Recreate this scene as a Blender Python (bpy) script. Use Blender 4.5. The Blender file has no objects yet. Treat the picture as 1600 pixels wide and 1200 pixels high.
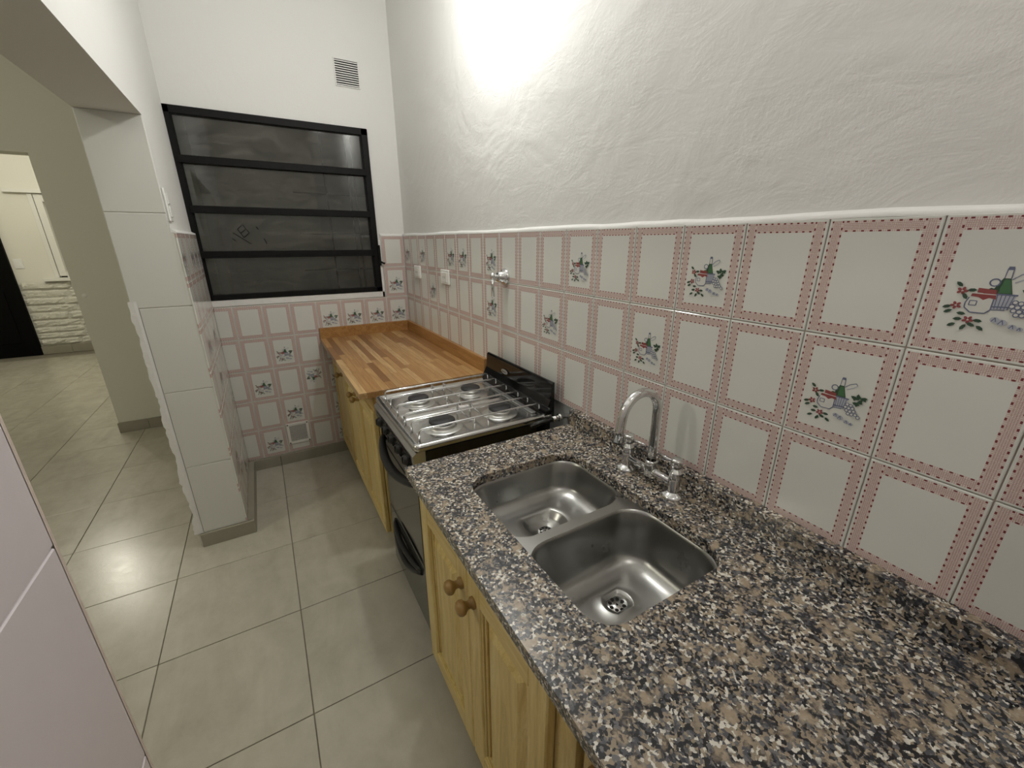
import bpy, bmesh, math, random
from mathutils import Vector, Matrix
random.seed(7)
PI = math.pi
SC = bpy.context.scene
COL = SC.collection

# ------------------------------------------------------------------ camera
cam_d = bpy.data.cameras.new('camera')
cam_d.sensor_fit = 'HORIZONTAL'; cam_d.sensor_width = 36.0
cam_d.lens = 647.9 / 1600 * 36.0
cam_d.clip_start = 0.02
cam = bpy.data.objects.new('camera', cam_d); COL.objects.link(cam)
Rx = Vector((0.86146, -0.50782, -0.00075)); Ry = Vector((-0.16572, -0.27973, -0.94567)); Rz = Vector((0.48002, 0.81478, -0.32513))
cam.matrix_world = Matrix(((Rx.x, -Ry.x, -Rz.x, -0.8873), (Rx.y, -Ry.y, -Rz.y, -2.9778), (Rx.z, -Ry.z, -Rz.z, 1.4523), (0, 0, 0, 1)))
SC.camera = cam

# ------------------------------------------------------------------ world / view
w = bpy.data.worlds.new('night'); SC.world = w; w.use_nodes = True
w.node_tree.nodes['Background'].inputs[0].default_value = (0.02, 0.022, 0.03, 1)
w.node_tree.nodes['Background'].inputs[1].default_value = 0.3
SC.view_settings.view_transform = 'Standard'
SC.view_settings.look = 'None'
SC.view_settings.gamma = 1.0
SC.view_settings.use_curve_mapping = False
SC.view_settings.exposure = 0.12

LAMP_K = (-0.23, -1.46, 2.43); POW_K = 19.0
LAMP_FILL = (-0.62, -3.30, 2.83); POW_FILL = 7.5  # weak fill, added to lift the near pier and right wall
LAMP_D = (-3.10, -1.42, 2.52); POW_D = 27.0
LAMP_F = (-3.05, 3.30, 2.60); POW_F = 38.0
COL_K = (0.99, 0.985, 0.95); COL_FILL = (1.0, 0.95, 0.915); COL_D = (1.0, 0.96, 0.82)

# ------------------------------------------------------------------ node helpers
class NT:
    def __init__(s, name):
        s.m = bpy.data.materials.new(name); s.m.use_nodes = True
        s.t = s.m.node_tree; s.n = s.t.nodes; s.l = s.t.links
        s.b = s.n['Principled BSDF']; s._tc = None
    def new(s, t, **kw):
        x = s.n.new(t)
        for k, v in kw.items(): setattr(x, k, v)
        return x
    def put(s, sock, v):
        if hasattr(v, 'is_linked') or isinstance(v, bpy.types.NodeSocket): s.l.new(v, sock)
        else: sock.default_value = v
    def obj(s):
        if not s._tc: s._tc = s.new('ShaderNodeTexCoord')
        return s._tc.outputs['Object']
    def math(s, op, a, b=0.0, c=0.0, clamp=False):
        x = s.new('ShaderNodeMath', operation=op, use_clamp=clamp)
        s.put(x.inputs[0], a); s.put(x.inputs[1], b); s.put(x.inputs[2], c)
        return x.outputs[0]
    def vmul(s, v, sc):
        x = s.new('ShaderNodeVectorMath', operation='MULTIPLY'); s.put(x.inputs[0], v); s.put(x.inputs[1], sc); return x.outputs[0]
    def vadd(s, v, sc):
        x = s.new('ShaderNodeVectorMath', operation='ADD'); s.put(x.inputs[0], v); s.put(x.inputs[1], sc); return x.outputs[0]
    def noise(s, v, scale, detail=3, rough=.55, dist=0.0, color=False):
        x = s.new('ShaderNodeTexNoise'); s.put(x.inputs['Vector'], v); x.inputs['Scale'].default_value = scale
        x.inputs['Detail'].default_value = detail; x.inputs['Roughness'].default_value = rough; x.inputs['Distortion'].default_value = dist
        return x.outputs['Color' if color else 'Fac']
    def voro(s, v, scale, out='Color', feature='F1'):
        x = s.new('ShaderNodeTexVoronoi', feature=feature); s.put(x.inputs['Vector'], v); x.inputs['Scale'].default_value = scale
        return x.outputs[out]
    def ramp(s, f, stops, interp='LINEAR'):
        x = s.new('ShaderNodeValToRGB'); x.color_ramp.interpolation = interp
        e = x.color_ramp.elements
        while len(e) < len(stops): e.new(0.5)
        for i, (p, c) in enumerate(stops):
            e[i].position = p; e[i].color = (c, c, c, 1) if isinstance(c, (int, float)) else (*c, 1)
        s.put(x.inputs[0], f); return x.outputs['Color']
    def mix(s, f, a, b, mode='MIX'):
        x = s.new('ShaderNodeMix', data_type='RGBA', blend_type=mode)
        s.put(x.inputs[0], f)
        s.put(x.inputs[6], (*a, 1) if isinstance(a, tuple) and len(a) == 3 else a)
        s.put(x.inputs[7], (*b, 1) if isinstance(b, tuple) and len(b) == 3 else b)
        return x.outputs[2]
    def bump(s, h, strength, dist):
        x = s.new('ShaderNodeBump'); x.inputs['Strength'].default_value = strength; x.inputs['Distance'].default_value = dist
        s.put(x.inputs['Height'], h); s.l.new(x.outputs[0], s.b.inputs['Normal'])
    def rnd(s):
        return s.new('ShaderNodeObjectInfo').outputs['Random']
    def sep(s, v):
        x = s.new('ShaderNodeSeparateXYZ'); s.put(x.inputs[0], v); return x.outputs
    def set(s, col=None, rough=None, metal=None, **kw):
        if col is not None: s.put(s.b.inputs['Base Color'], (*col, 1) if isinstance(col, tuple) and len(col) == 3 else col)
        if rough is not None: s.put(s.b.inputs['Roughness'], rough)
        if metal is not None: s.put(s.b.inputs['Metallic'], metal)
        for k, v in kw.items(): s.put(s.b.inputs[k.replace('_', ' ')], v)
        return s.m

def plain(name, col, rough=.5, metal=0.0, var=.06, scale=30, **kw):
    n = NT(name); f = n.noise(n.obj(), scale)
    c = n.mix(f, tuple(max(0, x * (1 - var)) for x in col), tuple(min(1, x * (1 + var)) for x in col))
    return n.set(c, rough, metal, **kw)

M = {}
def plaster(name, col, bumpy=1.0):
    n = NT(name); o = n.obj()
    big = n.noise(o, 1.9, 3, .5, 1.2); mid = n.noise(n.vmul(o, (1, .8, 1.6)), 9, 4, .6, .8); fine = n.noise(o, 130, 2, .6)
    patch = n.ramp(n.noise(o, 4.5, 2), [(.45, 0.0), (.62, 1.0)])
    h = n.math('ADD', n.math('MULTIPLY', big, 1.6), n.math('MULTIPLY', mid, .34))
    h = n.math('ADD', h, n.math('MULTIPLY', n.math('MULTIPLY', fine, patch), .10))
    h = n.math('ADD', h, n.math('MULTIPLY', fine, .03))
    c = n.mix(n.noise(o, 2.5), tuple(x * .97 for x in col), col)
    n.bump(h, .40 * bumpy, .018)
    return n.set(c, .75)
M['plaster'] = plaster('plaster', (.80, .795, .775))
M['plaster_flat'] = plaster('plaster_flat', (.79, .785, .76), .35)
M['plaster_sage'] = plaster('plaster_sage', (.70, .695, .60), .25)
M['plaster_cream'] = plaster('plaster_cream', (.80, .78, .70), .25)
M['ceiling'] = plaster('ceiling_paint', (.80, .79, .76), .3)
M['render_grey'] = plain('grey_render', (.33, .335, .33), .8, var=.15, scale=8)
M['grout_warm'] = plain('warm_grout', (.66, .57, .50), .9, var=.2, scale=40)
M['grout_floor'] = plain('floor_grout', (.20, .18, .14), .9, var=.25, scale=30)
M['grout_white'] = plain('white_grout', (.72, .71, .66), .9, var=.1)
M['patio'] = plain('patio_render', (.34, .33, .31), .9, var=.3, scale=4)
M['black_paint'] = plain('black_paint', (.005, .005, .005), .55, var=.3, Specular_IOR_Level=.18)
M['black_gloss'] = plain('black_enamel', (.005, .005, .005), .07, var=.2)
M['black_matte'] = plain('black_plastic', (.010, .010, .010), .42, var=.2)
M['cast_iron'] = plain('burner_cap', (.03, .03, .032), .5, var=.3, scale=80)
M['dark_hole'] = plain('dark_cavity', (.012, .011, .010), .9)
M['white_plastic'] = plain('white_plastic', (.82, .82, .79), .35, var=.02)
M['white_paint'] = plain('white_enamel', (.80, .79, .74), .4, var=.03)
M['door_black'] = plain('black_door_paint', (.003, .003, .003), .6, Specular_IOR_Level=.08)
M['glass_oven'] = plain('smoked_oven_glass', (.075, .075, .068), .08, var=.05)
M['chrome'] = plain('chrome', (.74, .75, .76), .09, 1.0, var=.03)
M['alu'] = plain('burner_aluminium', (.62, .62, .60), .34, 1.0, var=.08, scale=60)
M['screw'] = plain('dark_screw', (.05, .045, .04), .5)
M['brass'] = plain('lamp_holder', (.7, .68, .62), .4)
def steel(name, col, rough, sc=(1, 1, 1), var=.12):
    n = NT(name); o = n.obj(); s = n.noise(n.vmul(o, sc), 60, 4, .7); sm = n.noise(o, 14, 3)
    c = n.mix(n.noise(o, 25, 4), tuple(x * (1 - var) for x in col), col)
    r = n.math('ADD', rough, n.math('MULTIPLY', n.math('SUBTRACT', sm, .5), .16))
    n.bump(s, .06, .001)
    return n.set(c, r, 1.0)
M['steel_sink'] = steel('sink_steel', (.40, .40, .385), .30, (1, 6, 1))
M['steel_top'] = steel('hob_steel', (.66, .66, .65), .17, (1, 5, 1), .05)
M['steel_panel'] = steel('brushed_steel', (.56, .56, .55), .38, (1, 10, 1), .06)

def floor_tile_mat():
    n = NT('porcelain_floor'); o = n.obj()
    loc = n.new('ShaderNodeObjectInfo').outputs['Location']
    v = n.vadd(o, n.vmul(loc, (3.7, 5.3, 0)))
    a = n.noise(n.vmul(v, (2.2, 1, 1)), 3.2, 5, .6, .6); b = n.noise(v, 14, 4, .65)
    c = n.ramp(n.math('ADD', n.math('MULTIPLY', a, .7), n.math('MULTIPLY', b, .3)), [(.30, (.395, .37, .30)), (.5, (.48, .455, .375)), (.72, (.56, .535, .45))])
    c = n.mix(n.math('MULTIPLY', n.rnd(), .12), c, (.38, .36, .295))
    n.bump(n.math('ADD', n.math('MULTIPLY', b, .5), n.noise(v, 90, 3)), .10, .002)
    return n.set(c, n.math('ADD', .19, n.math('MULTIPLY', b, .10)), Specular_IOR_Level=.45)
M['floor_tile'] = floor_tile_mat()
M['skirting'] = plain('skirting_porcelain', (.31, .29, .23), .4, var=.15, scale=9)
M['jamb_tile'] = plain('white_wall_tile', (.68, .68, .64), .22, var=.02, scale=3)
M['pier_tile'] = plain('lilac_white_tile', (.76, .70, .73), .45, var=.03, scale=30)

def wall_tile_mat(name, seed):
    """cream tile with a red gingham band, drawn in the tile's own metres (origin at the tile centre)"""
    n = NT(name); o = n.obj(); x, y, z = n.sep(o)
    ax = n.math('ABSOLUTE', x); az = n.math('ABSOLUTE', z)
    inx = n.math('GREATER_THAN', ax, .0535)
    inz = n.math('GREATER_THAN', az, .0785)
    out = n.math('MULTIPLY', n.math('LESS_THAN', ax, .0712), n.math('LESS_THAN', az, .0962))
    band = n.math('MULTIPLY', n.math('MAXIMUM', inx, inz), out)
    def sel(f, a, b): return n.math('ADD', n.math('MULTIPLY', f, a), n.math('MULTIPLY', n.math('SUBTRACT', 1.0, f), b))
    u = n.math('DIVIDE', sel(inx, n.math('SUBTRACT', ax, .0535), n.math('SUBTRACT', az, .0785)), .0177)
    s = n.math('DIVIDE', sel(inx, z, x), .0119)
    fr = n.math('FRACT', n.math('ADD', s, 100.5))
    edge = n.math('GREATER_THAN', n.math('ABSOLUTE', n.math('SUBTRACT', u, .5)), .355)
    dot = n.math('MULTIPLY', edge, n.math('LESS_THAN', n.math('ABSOLUTE', n.math('SUBTRACT', fr, .5)), .165))
    def lines(v, cs, hw):
        r = None
        for c in cs:
            q = n.math('LESS_THAN', n.math('ABSOLUTE', n.math('SUBTRACT', v, c)), hw)
            r = q if r is None else n.math('MAXIMUM', r, q)
        return r
    ln = n.math('MAXIMUM', lines(u, (.28, .43, .57, .72), .030), lines(fr, (.12, .31, .5, .69, .88), .038))
    wob = n.noise(o, 420, 2)
    ln = n.math('MULTIPLY', ln, n.ramp(wob, [(.30, .45), (.6, 1.0)]))
    base = n.mix(n.noise(o, 6), (.68, .69, .645), (.73, .735, .69))
    c = n.mix(n.math('MULTIPLY', band, .40), base, (.70, .47, .42))
    c = n.mix(n.math('MULTIPLY', n.math('MULTIPLY', ln, band), .60), c, (.31, .09, .085))
    c = n.mix(n.math('MULTIPLY', dot, band), c, (.19, .035, .038))
    n.bump(n.noise(o, 22, 2), .05, .002)
    return n.set(c, .13, Specular_IOR_Level=.40)
M['wall_tile'] = wall_tile_mat('gingham_tile', 0)

M['pr_green'] = plain('print_dark_green', (.035, .075, .045), .3)
M['pr_green2'] = plain('print_green', (.06, .16, .07), .3)
M['pr_red'] = plain('print_red', (.27, .06, .06), .3)
M['pr_blue'] = plain('print_blue_grey', (.13, .15, .24), .3)
M['pr_lav'] = plain('print_lavender', (.42, .44, .50), .3)
M['pr_white'] = plain('print_cream', (.64, .64, .60), .3)

def pine(name, axis, base=((.50, .34, .10), (.70, .54, .21), (.80, .66, .33)), rough=.42):
    n = NT(name); o = n.obj(); r = n.rnd()
    st = {'x': (.09, 1, 1), 'y': (1, .09, 1), 'z': (1, 1, .09)}[axis]
    off = n.new('ShaderNodeCombineXYZ'); n.put(off.inputs[0], n.math('MULTIPLY', r, 31)); n.put(off.inputs[1], n.math('MULTIPLY', r, 17)); n.put(off.inputs[2], n.math('MULTIPLY', r, 47))
    v = n.vmul(n.vadd(o, off.outputs[0]), st)
    g = n.noise(v, 26, 5, .6, 1.4); f = n.noise(v, 150, 3, .6)
    t = n.math('ADD', n.math('MULTIPLY', g, .75), n.math('MULTIPLY', f, .25))
    rings = n.math('ABSOLUTE', n.math('SINE', n.math('MULTIPLY', g, 34.0)))
    c = n.ramp(t, [(.30, base[0]), (.5, base[1]), (.70, base[2])])
    c = n.mix(n.math('MULTIPLY', n.math('POWER', rings, 6), .28), c, base[0])
    kn = n.voro(n.vadd(o, off.outputs[0]), 5.5, 'Distance')
    c = n.mix(n.ramp(kn, [(.02, .85), (.055, 0.0)]), c, (.14, .055, .015))
    n.bump(f, .10, .0008)
    return n.set(c, rough)
M['pine_z'] = pine('pine_upright', 'z'); M['pine_y'] = pine('pine_along', 'y')
M['pine_knob'] = pine('pine_knob', 'z', ((.25, .14, .04), (.33, .20, .06), (.40, .26, .09)), .35)
M['apron'] = pine('pine_rail', 'y', ((.42, .25, .06), (.52, .34, .10), (.6, .42, .16)))
def stave_mat():
    n = NT('butcher_block'); o = n.obj(); r = n.rnd()
    off = n.new('ShaderNodeCombineXYZ'); n.put(off.inputs[0], n.math('MULTIPLY', r, 31)); n.put(off.inputs[1], n.math('MULTIPLY', r, 57))
    v = n.vmul(n.vadd(o, off.outputs[0]), (1, .07, 1)); g = n.noise(v, 70, 5, .65, .6)
    tint = n.ramp(r, [(0, (.22, .10, .034)), (.2, (.36, .18, .062)), (.42, (.47, .265, .10)), (.7, (.53, .325, .135)), (.9, (.62, .42, .20)), (1, (.30, .14, .045))])
    c = n.mix(n.ramp(g, [(.35, .55), (.62, 0.0)]), tint, (.24, .105, .03))
    n.bump(g, .05, .0006)
    return n.set(c, .36)
M['stave'] = stave_mat()
M['upstand_wood'] = pine('upstand_wood', 'y', ((.27, .12, .035), (.40, .205, .065), (.50, .28, .10)), .36)

def granite():
    n = NT('granite'); o = n.obj()
    d = n.vadd(o, n.vmul(n.noise(o, 110, 3, .65, 0, True), (.010, .010, .010)))
    d2 = n.vadd(o, n.vmul(n.noise(o, 42, 4, .65, 0, True), (.030, .030, .030)))
    r1 = n.sep(n.voro(d, 215))[0]
    cr = n.ramp(r1, [(0, (.017, .018, .021)), (.29, (.085, .088, .10)), (.46, (.15, .148, .15)), (.56, (.30, .245, .18)), (.80, (.40, .335, .255)), (.86, (.70, .67, .60))], 'CONSTANT')
    r2 = n.sep(n.voro(d2, 40))[1]
    blotch = n.math('MULTIPLY', n.ramp(r2, [(.60, 0.0), (.68, 1.0)]), n.ramp(n.voro(d2, 40, 'Distance'), [(.26, .90), (.55, 0.0)]))
    tan = n.mix(n.noise(o, 190, 3), (.29, .225, .155), (.45, .37, .27))
    c = n.mix(blotch, cr, tan)
    dark = n.ramp(n.noise(d2, 26, 3, .65), [(.50, 0.0), (.62, .85)])
    sp = n.ramp(n.sep(n.voro(d, 230))[2], [(.45, 1.0), (.62, 0.0)])
    c = n.mix(n.math('MULTIPLY', dark, sp), c, (.030, .033, .042))
    return n.set(c, n.math('ADD', .13, n.math('MULTIPLY', r1, .10)), Specular_IOR_Level=.6)
M['granite'] = granite()

def dirty_glass():
    m = bpy.data.materials.new('dirty_window_glass'); m.use_nodes = True
    t = m.node_tree; nd = t.nodes; L = t.links; nd.clear()
    out = nd.new('ShaderNodeOutputMaterial')
    tr = nd.new('ShaderNodeBsdfTransparent'); tr.inputs[0].default_value = (.72, .74, .72, 1)
    gl = nd.new('ShaderNodeBsdfGlossy'); gl.inputs['Roughness'].default_value = .035; gl.inputs[0].default_value = (.9, .9, .9, 1)
    df = nd.new('ShaderNodeBsdfDiffuse'); df.inputs[0].default_value = (.42, .40, .35, 1)
    tc = nd.new('ShaderNodeTexCoord'); mp = nd.new('ShaderNodeMapping'); mp.inputs['Scale'].default_value = (1.2, 1, 3.2); mp.inputs['Rotation'].default_value = (0, .35, 0)
    nz = nd.new('ShaderNodeTexNoise'); nz.inputs['Scale'].default_value = 5.5; nz.inputs['Detail'].default_value = 6; nz.inputs['Distortion'].default_value = 1.6
    rp = nd.new('ShaderNodeValToRGB'); rp.color_ramp.elements[0].position = .38; rp.color_ramp.elements[0].color = (.025, .025, .025, 1)
    rp.color_ramp.elements[1].position = .78; rp.color_ramp.elements[1].color = (.16, .16, .16, 1)
    L.new(tc.outputs['Object'], mp.inputs[0]); L.new(mp.outputs[0], nz.inputs[0]); L.new(nz.outputs[0], rp.inputs[0])
    fr = nd.new('ShaderNodeFresnel'); fr.inputs[0].default_value = 1.6
    m1 = nd.new('ShaderNodeMixShader'); m2 = nd.new('ShaderNodeMixShader')
    L.new(fr.outputs[0], m1.inputs[0]); L.new(tr.outputs[0], m1.inputs[1]); L.new(gl.outputs[0], m1.inputs[2])
    L.new(rp.outputs[0], m2.inputs[0]); L.new(m1.outputs[0], m2.inputs[1]); L.new(df.outputs[0], m2.inputs[2])
    L.new(m2.outputs[0], out.inputs[0])
    return m
M['glass'] = dirty_glass()
def stone_mat():
    n = NT('white_painted_stone'); o = n.obj()
    a = n.noise(n.vmul(o, (1, 1, 2.2)), 16, 5, .65, .5)
    n.bump(a, .9, .035)
    return n.set((.76, .745, .66), .7)
M['stone'] = stone_mat()
def bulb_mat():
    n = NT('lit_bulb'); return n.set((1, 1, 1), .4, Emission_Color=(1, .95, .85, 1), Emission_Strength=6.0)
M['bulb'] = bulb_mat()

# ------------------------------------------------------------------ mesh helpers
class MB:
    def __init__(s): s.v = []; s.f = []; s.mi = []; s.sm = []
    def add(s, vs, fs, mi=0, smooth=False):
        b = len(s.v); s.v += [tuple(p) for p in vs]
        for f in fs: s.f.append(tuple(b + i for i in f)); s.mi.append(mi); s.sm.append(smooth)
        return s
    def box(s, x0, x1, y0, y1, z0, z1, c=0.0, mi=0):
        x0, x1 = min(x0, x1), max(x0, x1); y0, y1 = min(y0, y1), max(y0, y1); z0, z1 = min(z0, z1), max(z0, z1)
        if c <= 0:
            vs = [(x, y, z) for x in (x0, x1) for y in (y0, y1) for z in (z0, z1)]
            return s.add(vs, [(0, 1, 3, 2), (4, 6, 7, 5), (0, 4, 5, 1), (2, 3, 7, 6), (0, 2, 6, 4), (1, 5, 7, 3)], mi)
        bm = bmesh.new(); r = bmesh.ops.create_cube(bm, size=1)
        for v in bm.verts: v.co = Vector(((x0 + x1) / 2 + v.co.x * (x1 - x0), (y0 + y1) / 2 + v.co.y * (y1 - y0), (z0 + z1) / 2 + v.co.z * (z1 - z0)))
        bmesh.ops.bevel(bm, geom=bm.edges[:], offset=c, segments=2 if c > .004 else 1, profile=.6, affect='EDGES')
        return s.bm(bm, mi)
    def bm(s, bm, mi=0, smooth=False):
        bm.verts.index_update()
        s.add([v.co for v in bm.verts], [[v.index for v in f.verts] for f in bm.faces], mi, smooth); bm.free(); return s
    def prism(s, prof, axis, a, b, mi=0, smooth=False):
        """profile = list of 2D points in the other two axes (cyclic order), extruded along axis from a to b"""
        def P(p, t):
            return {'x': (t, p[0], p[1]), 'y': (p[0], t, p[1]), 'z': (p[0], p[1], t)}[axis]
        n = len(prof); vs = [P(p, a) for p in prof] + [P(p, b) for p in prof]
        fs = [(i, (i + 1) % n, n + (i + 1) % n, n + i) for i in range(n)]
        s.add(vs, fs, mi, smooth); s.add(vs, [tuple(range(n - 1, -1, -1)), tuple(range(n, 2 * n))], mi); return s
    def tube(s, pts, r, n=12, mi=0, caps=True, radii=None):
        pts = [Vector(p) for p in pts]; m = len(pts); rings = []
        t0 = (pts[1] - pts[0]).normalized(); up = Vector((0, 0, 1)) if abs(t0.z) < .9 else Vector((1, 0, 0))
        nx = t0.cross(up).normalized()
        for i, p in enumerate(pts):
            t = ((pts[i + 1] - p) if i == 0 else (p - pts[i - 1]) if i == m - 1 else (pts[i + 1] - pts[i - 1])).normalized()
            nx = (nx - t * nx.dot(t)).normalized(); ny = t.cross(nx)
            rr = radii[i] if radii else r
            rings.append([p + (nx * math.cos(a) + ny * math.sin(a)) * rr for a in [2 * PI * k / n for k in range(n)]])
        vs = [v for q in rings for v in q]
        fs = [(i * n + k, i * n + (k + 1) % n, (i + 1) * n + (k + 1) % n, (i + 1) * n + k) for i in range(m - 1) for k in range(n)]
        s.add(vs, fs, mi, True)
        if caps:
            s.add(rings[0], [tuple(range(n - 1, -1, -1))], mi); s.add(rings[-1], [tuple(range(n))], mi)
        return s
    def lathe(s, prof, c, axis='z', n=24, mi=0):
        """profile = (radius, height) pairs; axis is the direction of height from point c"""
        ax = {'z': (0, 0, 1), '-x': (-1, 0, 0), 'x': (1, 0, 0), '-y': (0, -1, 0)}[axis] if isinstance(axis, str) else axis
        ax = Vector(ax).normalized(); c = Vector(c)
        u = ax.cross(Vector((0, 0, 1)) if abs(ax.z) < .9 else Vector((1, 0, 0))).normalized(); v = ax.cross(u)
        vs = []
        for r, h in prof:
            for k in range(n):
                a = 2 * PI * k / n; vs.append(c + ax * h + (u * math.cos(a) + v * math.sin(a)) * max(r, 1e-5))
        m = len(prof)
        fs = [(i * n + k, i * n + (k + 1) % n, (i + 1) * n + (k + 1) % n, (i + 1) * n + k) for i in range(m - 1) for k in range(n)]
        return s.add(vs, fs, mi, True)
    def mesh(s, name, mats):
        me = bpy.data.meshes.new(name); me.from_pydata(s.v, [], s.f)
        for m in (mats if isinstance(mats, (list, tuple)) else [mats]): me.materials.append(M[m] if isinstance(m, str) else m)
        me.polygons.foreach_set('material_index', s.mi); me.polygons.foreach_set('use_smooth', s.sm)
        bm = bmesh.new(); bm.from_mesh(me)
        bmesh.ops.remove_doubles(bm, verts=bm.verts[:], dist=1e-6)
        bmesh.ops.recalc_face_normals(bm, faces=bm.faces[:]); bm.to_mesh(me); bm.free()
        me.update(); return me
    def build(s, name, mats, parent=None, fix_normals=True):
        o = bpy.data.objects.new(name, s.mesh(name, mats)); COL.objects.link(o)
        if parent is not None:
            o.parent = parent; wl = Vector((0, 0, 0)); p = parent
            while p is not None: wl += p.location; p = p.parent
            o.location = -wl
        return o
def recenter(o):
    """top-level mesh: put its origin at the bottom centre of its bounds (no parents, no children yet)"""
    me = o.data; xs = [v.co for v in me.vertices]
    c = Vector(((min(v.x for v in xs) + max(v.x for v in xs)) / 2, (min(v.y for v in xs) + max(v.y for v in xs)) / 2, min(v.z for v in xs)))
    for v in me.vertices: v.co -= c
    o.location = c; return o
def thing(name, label, cat, loc, group=None):
    o = bpy.data.objects.new(name, None); COL.objects.link(o); o.location = loc; o.empty_display_size = .05
    o['label'] = label; o['category'] = cat
    if group: o['group'] = group
    return o
def struct(o, label=None):
    o['kind'] = 'structure'
    if label: o['label'] = label
    return o
def place(name, mesh, parent, loc, rot=(0, 0, 0)):
    o = bpy.data.objects.new(name, mesh); COL.objects.link(o)
    wl = Vector((0, 0, 0)); p = parent
    while p is not None: wl += p.location; p = p.parent
    o.parent = parent; o.location = Vector(loc) - wl; o.rotation_euler = rot
    return o

# ================================================================== SETTING
CEIL = 2.90; TW, TH, ZT = .152, .202, 1.49
YB = -4.1; XL = -5.0
# ---- floor with loose tiles
FP = .468
fl = struct(MB().box(XL, .0, YB, 5.1, -.10, -.004).build('floor', 'grout_floor'), 'greige porcelain tile floor running through kitchen and next rooms')
ft = MB().box(-FP / 2 + .0016, FP / 2 - .0016, -FP / 2 + .0016, FP / 2 - .0016, -.012, 0, .0012).mesh('floor_tile', 'floor_tile')
xs = [-.972 + FP * k for k in range(-8, 3)]; ys = [.02 + FP * k for k in range(-8, 11)]
for i in range(len(xs) - 1):
    for j in range(len(ys) - 1):
        x = (xs[i] + xs[i + 1]) / 2; y = (ys[j] + ys[j + 1]) / 2
        if y > 1.4 and x > -1.5: continue
        if y < -2.4 and x < -1.5: continue
        place('floor_tile', ft, fl, (x, y, random.uniform(-.0006, .0004)))
# ---- right wall
wr = struct(MB().box(.012, .20, YB, .15, 0, CEIL).build('wall_right', 'plaster'), 'white rough plastered wall above gingham tiles')
MB().box(.0045, .03, YB, .012, .884, ZT).build('tile_bed', 'grout_warm', wr)
MB().box(.006, .03, YB, .012, 0, .884).build('bare_render', 'render_grey', wr)
def ledge(parent, x_face, x_wall, y0, y1, z, axis='y', mat='plaster', n=60):
    """rough plaster lip lying on top of the tile edge"""
    b = MB(); rows = []
    for k in range(n + 1):
        t = y0 + (y1 - y0) * k / n; j = random.uniform(-.0016, .0016)
        pr = [(x_face, z - .002 + j), (x_face, z + .004 + j), ((x_face * .55 + x_wall * .45), z + .007 + j), (x_wall + (x_wall - x_face) * .1, z + .013 + j * 1.5)]
        rows.append([(p[0], t, p[1]) if axis == 'y' else (t, p[0], p[1]) for p in pr])
    vs = [p for r in rows for p in r]
    b.add(vs, [(i * 4 + q, i * 4 + q + 1, (i + 1) * 4 + q + 1, (i + 1) * 4 + q) for i in range(n) for q in range(3)], 0, True)
    for r_ in (rows[0], rows[-1]):
        lo = list(r_[3]); lo[2] = z - .002; b.add([*r_, tuple(lo)], [(0, 1, 2, 3, 4)])
    return b.build('plaster_ledge', mat, parent)
ledge(wr, .0005, .0125, YB, .0, ZT)

TG = .0010
def tile_mesh(x0=-.0751, x1=.0751, z0=-.1001, z1=.1001):
    return MB().box(x0, x1, 0, .0065, z0, z1, .0013).mesh('wall_tile', 'wall_tile')
FULL = tile_mesh()

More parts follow.
